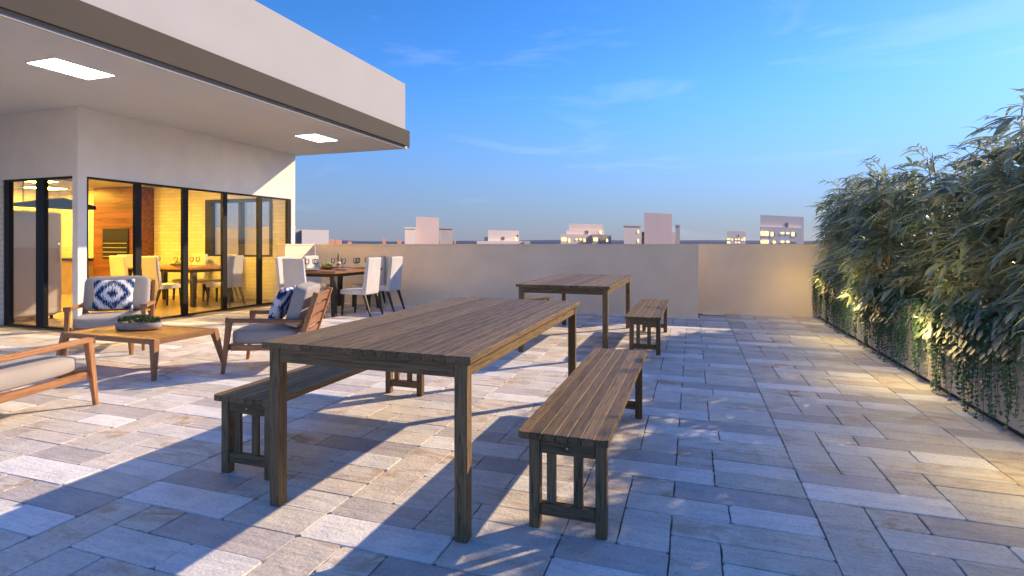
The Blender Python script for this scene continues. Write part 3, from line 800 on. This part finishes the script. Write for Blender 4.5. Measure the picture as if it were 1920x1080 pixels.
# ------------------------------------------------------------------ lounge chairs
def armchair(label, loc, rz, w, e=0.0):
    t = thing('armchair', label, 'armchair', (*loc, 0), rz, 'teak armchairs with beige cushions')
    h = w / 2; tm = M['teak_z']
    for s in (-1, 1):
        MB().taper((.455, s * (h + .005), 0), (.395, s * h, .525), .032, .032, .055, .05, .004).build('front_leg', M['teak_z'], t)
        MB().bar((.422, s * h, .532), (-.315 - e, s * h, .512), .055, .040, .008).build('armrest', M['teak_x'], t)
        MB().taper((-.40 - e, s * (h - .01), 0), (-.27 - e, s * (h - .002), .27), .032, .032, .055, .044, .004).build('back_leg', M['teak_z'], t)
        MB().bar((.375, s * (h - .01), .255), (-.30 - e, s * (h - .01), .245), .035, .055, .004).build('side_rail', M['teak_x'], t)
        MB().bar((-.27 - e, s * (h - .004), .25), (-.445 - e, s * (h - .004), .80), .045, .055, .005).build('back_post', M['teak_z'], t)
    MB().bar((.395, -h + .03, .255), (.395, h - .03, .255), .035, .055, .004).build('front_rail', M['teak_y'], t)
    MB().bar((-.28 - e, -h + .03, .25), (-.28 - e, h - .03, .25), .035, .055, .004).build('back_rail', M['teak_y'], t)
    for k in range(4):
        f = .18 + k * .235; c = Vector((-.27 - e, 0, .25)).lerp(Vector((-.445 - e, 0, .80)), f)
        MB().bar((c.x, -h + .022, c.z), (c.x, h - .022, c.z), .10, .016, .003, up=Vector((.95, 0, .3))).build('back_slat', M['teak_y'], t)
    MB().bar((-.27 - e, -h + .03, .272), (.38, -h + .03, .272), .02, .01).build('seat_support', M['teak_x'], t)
    cu = lambda q: Vector((q.x, q.y, q.z * (1 + .12 * (1 - (q.x / .36) ** 2))))
    MB().soft(.08 - e / 2, 0, .352, .66 + e, w - .045, .145, None, 6.5, 40, 16, cu).build('seat_cushion', M['cushion'], t, True)
    rot = Matrix.Rotation(R_(-16), 3, 'Y')
    MB().soft(-.235 - e, 0, .655, .15, w - .05, .44, rot, 8.0, 48, 24).build('back_cushion', M['cushion'], t, True)
    return t
armchair('teak armchair with beige cushions in front of the corner column of the house', (-6.935, 4.79), R_(-45), .74)
armchair('teak armchair seen from the side, between coffee table and near picnic table', (-4.19, 4.64), R_(206), .68)
armchair('wide teak armchair cut off by the left edge of the picture', (-4.97, 2.463), R_(102), 1.0, .42)
def pillow(label, loc, rot, s=.42):
    m = MB(); n = 14
    g_ = {}
    for side in (1, -1):
        for i in range(n + 1):
            for j in range(n + 1):
                u, v = i / n * 2 - 1, j / n * 2 - 1
                e = max(0, (1 - u * u)) ** .45 * max(0, (1 - v * v)) ** .45
                pin = 1 - .07 * (1 - abs(u * v)) * max(abs(u), abs(v)) ** 2
                key = (side, i, j)
                if (i in (0, n) or j in (0, n)) and side == -1: g_[key] = g_[(1, i, j)]; continue
                g_[key] = m.bm.verts.new((side * .075 * e, u * s / 2 * pin * 1.08, v * s / 2 * pin))
        for i in range(n):
            for j in range(n):
                q = [g_[(side, i, j)], g_[(side, i + 1, j)], g_[(side, i + 1, j + 1)], g_[(side, i, j + 1)]]
                m.bm.faces.new(q if side == 1 else q[::-1])
    o = m.build('throw_pillow', M['ikat'], None, True)
    o.location = loc; o.rotation_euler = rot
    return tag(o, label, 'pillow', 'blue and white ikat pillows')
def on_chair(loc, rz, p):
    c, s_ = math.cos(rz), math.sin(rz); return (loc[0] + c * p[0] - s_ * p[1], loc[1] + s_ * p[0] + c * p[1], p[2])
pillow('blue and white ikat pillow on the armchair facing the camera', on_chair((-6.935, 4.79), R_(-45), (-.03, -.01, .655)), (0, R_(-18), R_(-45)), .40)
pillow('blue and white ikat pillow on the armchair seen from the side', on_chair((-4.19, 4.64), R_(206), (-.02, .03, .655)), (0, R_(-22), R_(204)), .40)

# coffee table
t = thing('coffee_table', 'low golden teak coffee table with slatted top between the armchairs', 'coffee table', (-5.54, 4.11, 0))
A, B, Z = .66, .365, .38
for s in (-1, 1):
    MB().box(-A, A, s * B - (.055 if s > 0 else 0), s * B + (0 if s > 0 else .055), Z - .05, Z, .006).build('long_rail', M['teak_x'], t)
    MB().box(s * A - (.06 if s > 0 else 0), s * A + (0 if s > 0 else .06), -B + .056, B - .056, Z - .05, Z - .001, .004).build('end_rail', M['teak_y'], t)
    for s2 in (-1, 1):
        MB().taper((s * (A + .035), s2 * (B + .03), 0), (s * (A - .035), s2 * (B - .03), Z - .004), .035, .035, .072, .066, .005).build('leg', M['teak_z'], t)
ns = 11; sp = (2 * B - .112) / ns
for k in range(ns):
    y = -B + .056 + k * sp
    MB().box(-A + .061, A - .061, y + .003, y + sp - .003, Z - .03, Z - .004, .002).build('slat', M['slatwood'], t)
bw_ = thing('bowl_planter', 'oval grey concrete bowl of green succulents on the coffee table', 'planter', (-5.66, 4.17, Z + .0005), R_(14))
MB().lathe([(.20, 0), (.245, .012), (.25, .075), (.238, .078), (.232, .055), (.0005, .055)], 36, (0, 0, 0), 1.0, .55).build('bowl', M['concrete'], bw_, True)
vs_, fs = [], []
rs = random.Random(3)
for k in range(170):
    a = rs.uniform(0, 6.283); r = math.sqrt(rs.random()) * .222
    c = Vector((r * math.cos(a), r * math.sin(a) * .55, .078 + .045 * (1 - (r / .23) ** 2) + rs.uniform(-.006, .012)))
    for q in range(9):
        an = q * 2.4 + rs.random(); el = .25 + (q / 9) * 1.0
        leaf(vs_, fs, c, Vector((math.cos(an) * math.cos(el), math.sin(an) * math.cos(el), math.sin(el))), Vector((0, 0, 1)), rs.uniform(.028, .042), .014, -.2, 2, .3)
me = bpy.data.meshes.new('succulents'); me.from_pydata(vs_, [], fs); me.materials.append(M['succulent'])
o = link('succulents', me, bw_); o['kind'] = 'stuff'

# ------------------------------------------------------------------ dining sets
def dchair(label, loc, rz, group):
    t = thing('dining_chair', label, 'dining chair', (*loc, 0.004 if loc[0] < -8.65 else 0), rz, group)
    # faces +x
    m = MB().box(-.21, .25, -.225, .225, .385, .475, .02, seg=2); m.build('seat', M['chair_fabric'], t, True)
    m = MB()
    for k in range(1): m.taper((-.235, 0, .38), (-.315, 0, 1.05), .085, .45, .060, .43, .018)
    m.build('backrest', M['chair_fabric'], t)
    for s in (-1, 1):
        MB().taper((.225, s * .195, 0), (.21, s * .19, .386), .028, .028, .048, .045, .003).build('leg', M['dark_wood'], t)
        MB().taper((-.375, s * .195, 0), (-.235, s * .19, .386), .028, .028, .048, .045, .003).build('leg', M['dark_wood'], t)
    return t
def dtable(label, loc, rz, lx, ly, ztop=.81):
    t = thing('dining_table', label, 'dining table', loc, rz, 'dining tables')
    MB().box(-lx / 2, lx / 2, -ly / 2, ly / 2, ztop - .048, ztop, .004).build('table_top', M['walnut'], t)
    for sx in (-1, 1):
        for sy in (-1, 1):
            MB().taper((sx * (lx / 2 - .045), sy * (ly / 2 - .05), 0), (sx * (lx / 2 - .12), sy * (ly / 2 - .13), ztop - .049), .075, .075, .10, .10, .004).build('leg', M['dark_wood'], t)
        MB().box(sx * (lx / 2 - .12) - .02, sx * (lx / 2 - .12) + .02, -ly / 2 + .19, ly / 2 - .19, ztop - .11, ztop - .049).build('rail', M['dark_wood'], t)
    for sy in (-1, 1):
        MB().box(-lx / 2 + .19, lx / 2 - .19, sy * (ly / 2 - .13) - .02, sy * (ly / 2 - .13) + .02, ztop - .11, ztop - .049).build('rail', M['dark_wood'], t)
    return t
dtable('walnut dining table with dark legs on the terrace beside the house', (-6.53, 8.72, 0), 0, 1.06, 1.55)
og = 'white chairs around the terrace dining table'
dchair('white chair on the right side of the terrace dining table, nearer to the camera', (-5.80, 8.39), R_(180), og)
dchair('white chair on the right side of the terrace dining table, nearer to the wall', (-5.80, 9.17), R_(180), og)
dchair('white chair on the left side of the terrace dining table, nearer to the camera', (-7.22, 8.42), 0, og)
dchair('white chair on the left side of the terrace dining table, nearer to the wall', (-7.26, 9.25), 0, og)
dchair('white chair at the near end of the terrace dining table, back to the camera', (-6.38, 7.66), R_(90), og)
dchair('white chair at the far end of the terrace dining table against the long wall', (-6.42, 9.58), R_(-90), og)
dtable('walnut dining table behind the glass inside the house', (-10.65, 8.72, .004), R_(90), 1.05, 2.1)
ig = 'cream chairs around the indoor dining table'
dchair('chair on the near side of the indoor dining table, left of two', (-11.15, 8.08), R_(90), ig)
dchair('chair on the near side of the indoor dining table, right of two', (-10.25, 8.08), R_(90), ig)
dchair('chair on the far side of the indoor dining table, left of two', (-11.15, 9.40), R_(-90), ig)
dchair('chair on the far side of the indoor dining table, right of two', (-10.25, 9.40), R_(-90), ig)
dchair('chair at the right end of the indoor dining table next to the glass', (-9.40, 8.75), R_(180), ig)
dchair('chair at the left end of the indoor dining table near the barbecue', (-11.95, 8.75), 0, ig)
GP = [(.030, 0), (.032, .003), (.006, .008), (.004, .02), (.004, .085), (.012, .098), (.034, .122), (.040, .150), (.037, .185), (.033, .205)]
gm = MB().lathe(GP[:-1] + [(.033, .205), (.0315, .205), (.035, .18), (.038, .15), (.031, .123), (.0005, .102)], 16).mesh('wine_glass', M['crystal'], True)
def wglass(x, y, z, label, grp):
    o = link('wine_glass', gm); o.location = (x, y, z); tag(o, label, 'wine glass', grp)
ZO = .8105
gl = [(-6.80, 8.20), (-6.70, 8.28), (-6.60, 8.20), (-6.72, 8.85), (-6.64, 8.95), (-6.30, 8.62), (-6.24, 8.90), (-6.32, 9.08), (-6.38, 9.2), (-6.28, 9.34)]
ln_ = ['leftmost wine glass at the near left corner of the terrace dining table', 'middle wine glass of three at the near left of the terrace dining table', 'right wine glass of three at the near left of the terrace dining table',
       'wine glass behind the fruit bowl on the terrace dining table, left of two', 'wine glass behind the fruit bowl on the terrace dining table, right of two', 'wine glass in front of the bottle on the terrace dining table', 'wine glass just right of the bottle on the terrace dining table',
       'second wine glass right of the bottle on the terrace dining table', 'third wine glass right of the bottle on the terrace dining table', 'farthest right wine glass on the terrace dining table']
for (x, y), l in zip(gl, ln_): wglass(x, y, ZO, l, 'wine glasses on the terrace table')
ZI = .8145
for (x, y), l in zip(((-11.3, 8.45), (-10.95, 8.5), (-10.45, 8.5), (-10.38, 8.6), (-10.0, 8.5), (-9.92, 8.58)),
        ('leftmost wine glass on the indoor dining table', 'second wine glass from the left on the indoor dining table', 'third wine glass from the left on the indoor dining table', 'fourth wine glass from the left on the indoor dining table', 'fifth wine glass from the left on the indoor dining table', 'rightmost wine glass on the indoor dining table')):
    wglass(x, y, ZI, l, 'wine glasses on the indoor table')
pm = MB().lathe([(.07, 0), (.09, .006), (.135, .016), (.138, .019), (.09, .011), (.0005, .008)], 24).mesh('dinner_plate', M['porcelain'], True)
def plate(x, y, z, l, gname):
    o = link('dinner_plate', pm); o.location = (x, y, z); tag(o, l, 'plate', gname)
for x, y, l in ((-6.62, 8.10, 'grey plate at the near end of the terrace dining table'), (-6.20, 8.42, 'grey plate before the right chair nearer to the camera'), (-6.20, 9.17, 'grey plate before the right chair nearer to the wall'), (-6.86, 8.45, 'grey plate before the left chair nearer to the camera'), (-6.86, 9.22, 'grey plate before the left chair nearer to the wall')):
    plate(x, y, ZO, l, 'plates on the terrace table')
for x, y, l in ((-11.12, 8.40, 'plate at the left near seat of the indoor dining table'), (-10.22, 8.40, 'plate at the right near seat of the indoor dining table')): plate(x, y, ZI, l, 'plates on the indoor table')
b = thing('wine_bottle', 'white wine bottle with label standing on the terrace dining table', 'bottle', (-6.42, 8.62, ZO))
MB().lathe([(.034, 0), (.038, .006), (.038, .19), (.030, .225), (.0145, .255), (.0135, .30), (.016, .302), (.016, .315), (.0005, .316)], 20).build('glass', M['bottle'], b, True)
MB().lathe([(.0386, .05), (.0386, .15)], 20).build('label_paper', M['label'], b, True)
MB().lathe([(.0389, .085), (.0389, .108)], 20).build('label_stripe', M['label_red'], b, True)
MB().lathe([(.0165, .268), (.0175, .317), (.0005, .318)], 16).build('capsule', M['fruit'], b, True)
def fruit_bowl(x, y, z, l):
    f = thing('fruit_bowl', l, 'fruit bowl', (x, y, z))
    MB().lathe([(.07, 0), (.10, .012), (.155, .045), (.150, .048), (.09, .02), (.0005, .016)], 24).build('bowl', M['walnut'], f, True)
    rf = random.Random(9)
    pear = MB().lathe([(.0005, 0), (.022, .006), (.034, .028), (.030, .05), (.018, .07), (.010, .082), (.0005, .086)], 12).mesh('pear', M['fruit'], True)
    for k in range(8):
        a = k * 2.4; r = .085 if k < 5 else .03
        o = link('pear', pear, f); o.location = (r * math.cos(a), r * math.sin(a), .03 if k < 5 else .065); o.rotation_euler = (rf.uniform(-.6, .6), rf.uniform(-.6, .6), a)
fruit_bowl(-6.62, 8.55, ZO, 'bowl of green pears beside the bottle on the terrace dining table')
fruit_bowl(-10.68, 8.72, ZI, 'bowl of green pears on the indoor dining table')

# ------------------------------------------------------------------ city buildings
def cpt(u, d):
    r = (u - 960) / F_PX * d; p = CF * d + CR * r; return (p.x, p.y)
def zz(v, d): return CAM_H + (HOR - v) / F_PX * d
SL = .95
def face_pt(u, u0, u1, d0, d1):
    k = (u - 960) / F_PX; r0, r1 = (u0 - 960) / F_PX * d0, (u1 - 960) / F_PX * d1
    den = (r1 - r0) - k * (d1 - d0); t_ = (k * d0 - r0) / den
    return d0 + t_ * (d1 - d0)
def setback(u0, u1, d):          # how far the right end stands back: the face turns to the sun
    return SL * (u1 - u0) / F_PX * d
def block(parent, name, m, u0, u1, vtop, d, dep, slant=None, zb=-30, cornice=0.0):
    sl = setback(u0, u1, d)
    a = cpt(u0, d); b_ = cpt(u1, d + sl); c = cpt(u1, d + sl + dep); e = cpt(u0, d + dep + sl)
    o = parent.location
    q = [(p[0] - o.x, p[1] - o.y) for p in (a, b_, c, e)]
    zt = zz(vtop, d + sl * .5)
    ob = MB().prism(q, zb, zt).build(name, m, parent)
    if cornice:
        cx = sum(p[0] for p in q) / 4; cy = sum(p[1] for p in q) / 4
        q2 = [(cx + (p[0] - cx) * 1.06, cy + (p[1] - cy) * 1.06) for p in q]
        MB().prism(q2, zt + .001, zt + cornice).build('cornice', m, ob)
    return ob
def winds(parent, m, lst, u0, d, slant, u1):
    d1 = d + setback(u0, u1, d); o = parent.location
    for a, b_, v0, v1, mm in lst:
        da = face_pt(a, u0, u1, d, d1) - .15; db = face_pt(b_, u0, u1, d, d1) - .15; dm = (da + db) / 2
        p0, p1 = cpt(a, da), cpt(b_, db); p2, p3 = cpt(b_, db + .3), cpt(a, da + .3)
        MB().prism([(p[0] - o.x, p[1] - o.y) for p in (p0, p1, p2, p3)], zz(v1, dm), zz(v0, dm)).build('window', M[mm], parent)
def bld(label, u, d):
    p = cpt(u, d); return thing('city_building', label, 'building', (p[0], p[1], 0), 0, 'buildings beyond the parapet')
b = bld('mauve tower with two lower corniced wings, left of centre on the skyline', 800, 150)
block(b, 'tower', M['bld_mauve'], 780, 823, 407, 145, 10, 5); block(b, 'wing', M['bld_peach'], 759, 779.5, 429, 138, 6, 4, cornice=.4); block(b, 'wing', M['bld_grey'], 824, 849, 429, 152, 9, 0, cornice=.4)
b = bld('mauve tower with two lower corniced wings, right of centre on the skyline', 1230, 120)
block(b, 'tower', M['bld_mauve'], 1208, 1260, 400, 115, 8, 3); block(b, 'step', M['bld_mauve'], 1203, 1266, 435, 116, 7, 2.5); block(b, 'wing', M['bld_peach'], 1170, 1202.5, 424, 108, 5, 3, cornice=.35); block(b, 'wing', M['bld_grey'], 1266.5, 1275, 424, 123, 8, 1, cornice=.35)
winds(b, None, [(1196, 1198, 432, 437, 'lit_window'), (1196, 1198, 449, 454, 'lit_window')], 1170, 108, 3, 1202.5)
b = bld('low stepped peach building with few windows, just left of centre', 930, 140)
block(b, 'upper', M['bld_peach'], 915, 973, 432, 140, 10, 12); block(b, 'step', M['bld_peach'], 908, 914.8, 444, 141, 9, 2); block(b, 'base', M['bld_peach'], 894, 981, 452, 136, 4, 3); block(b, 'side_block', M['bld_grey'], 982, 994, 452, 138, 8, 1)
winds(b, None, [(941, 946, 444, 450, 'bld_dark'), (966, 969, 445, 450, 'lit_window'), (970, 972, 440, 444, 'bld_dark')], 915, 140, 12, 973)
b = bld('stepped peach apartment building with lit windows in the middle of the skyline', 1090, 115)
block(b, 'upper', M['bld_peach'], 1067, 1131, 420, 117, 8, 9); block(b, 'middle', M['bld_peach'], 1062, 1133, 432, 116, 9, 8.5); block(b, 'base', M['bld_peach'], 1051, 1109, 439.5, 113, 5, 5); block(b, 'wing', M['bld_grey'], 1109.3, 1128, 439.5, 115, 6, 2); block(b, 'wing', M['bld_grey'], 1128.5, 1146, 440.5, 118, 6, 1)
winds(b, None, [(1053, 1062, 446, 452, 'lit_window'), (1066, 1069, 448, 454, 'lit_window'), (1080, 1083, 448, 450, 'lit_window'), (1087, 1091, 448, 450, 'lit_window'), (1095, 1098, 448, 453, 'lit_window')], 1051, 113, 5, 1109)
winds(b, None, [(1113, 1121, 446, 452, 'lit_window'), (1123, 1126, 448, 453, 'bld_dark')], 1109.3, 115, 2, 1128)
winds(b, None, [(1098, 1103, 432.5, 438.5, 'bld_dark'), (1125, 1128, 433, 438, 'lit_window')], 1062, 116, 8.5, 1133)
winds(b, None, [(1137, 1140, 448, 453, 'lit_window')], 1128.5, 118, 1, 1146)
b = bld('small pale apartment block with rows of lit windows, right of centre', 1380, 160)
block(b, 'body', M['bld_peach'], 1363, 1398, 433.5, 160, 12, 6)
winds(b, None, [(1364, 1369, 447, 449, 'lit_window'), (1364, 1369, 453, 456, 'lit_window'), (1372, 1374, 448, 450.5, 'lit_window'), (1379, 1381, 448, 449.5, 'lit_window'), (1384, 1387, 448, 449.5, 'lit_window'), (1391, 1393, 448, 451, 'lit_window'), (1384, 1386, 440, 443, 'bld_dark'), (1395, 1397, 445, 451, 'lit_window'), (1379, 1381, 454, 455.5, 'lit_window'), (1384, 1387, 454, 455.5, 'lit_window')], 1363, 160, 6, 1398)
b = bld('large peach apartment block with lit windows beside the bamboo hedge', 1466, 95)
block(b, 'body', M['bld_peach'], 1425.5, 1507, 405, 95, 8, 4); block(b, 'lower_front', M['bld_peach'], 1426, 1504, 426, 94.3, .6, 4)
winds(b, None, [(1427, 1441, 434, 441.5, 'lit_window'), (1427, 1441, 450.5, 456, 'lit_window'), (1446, 1450, 436, 442.5, 'lit_window'), (1450.5, 1453.5, 436, 442.5, 'bld_grey'), (1464.5, 1470.5, 436, 438.5, 'lit_window'), (1475, 1480, 436, 438.5, 'lit_window'), (1485, 1489.5, 436, 442.5, 'lit_window'), (1490, 1493.5, 436, 442.5, 'bld_grey'), (1464.5, 1470.5, 452, 454.5, 'lit_window'), (1475, 1480, 452, 454.5, 'lit_window'), (1450, 1454, 452, 456, 'lit_window'), (1485, 1493, 452, 456, 'bld_grey')], 1426, 94.3, 4, 1504)
winds(b, None, [(1473, 1478, 418, 426, 'bld_dark')], 1425.5, 95, 4, 1507)
b = bld('plain pale building above the parapet right next to the house', 590, 60)
block(b, 'body', M['bld_white'], 566, 616.5, 431, 60, 8, 2); block(b, 'side_block', M['bld_grey'], 548, 565.8, 430, 61, 7, 0)  # side_block is this building's darker side face, its shade put into grey
for k, (u0, u1, v, d, lab) in enumerate(((617, 628, 449.5, 420, 'row of low terracotta blocks farthest left on the skyline'), (629, 641, 450.5, 430, 'second low terracotta block from the left on the skyline'), (652, 660, 453.5, 460, 'third low terracotta block from the left on the skyline'), (717, 723.5, 447, 400, 'slim terracotta tower on the skyline, left of the mauve tower'), (745, 753, 450.5, 410, 'small terracotta block touching the left mauve tower'), (851, 855, 451.5, 430, 'tiny terracotta block right of the left mauve tower'))):
    b = bld(lab, u0, d); block(b, 'body', M['bld_orange'], u0, u1, v, d, 12, 10)
    block(b, 'roof_room', M['bld_orange'], u0 + (u1 - u0) * .2, u0 + (u1 - u0) * .6, v - .9, d + 5, 5, 3, zb=zz(v, d) - .5)
print('objects', len(bpy.data.objects))
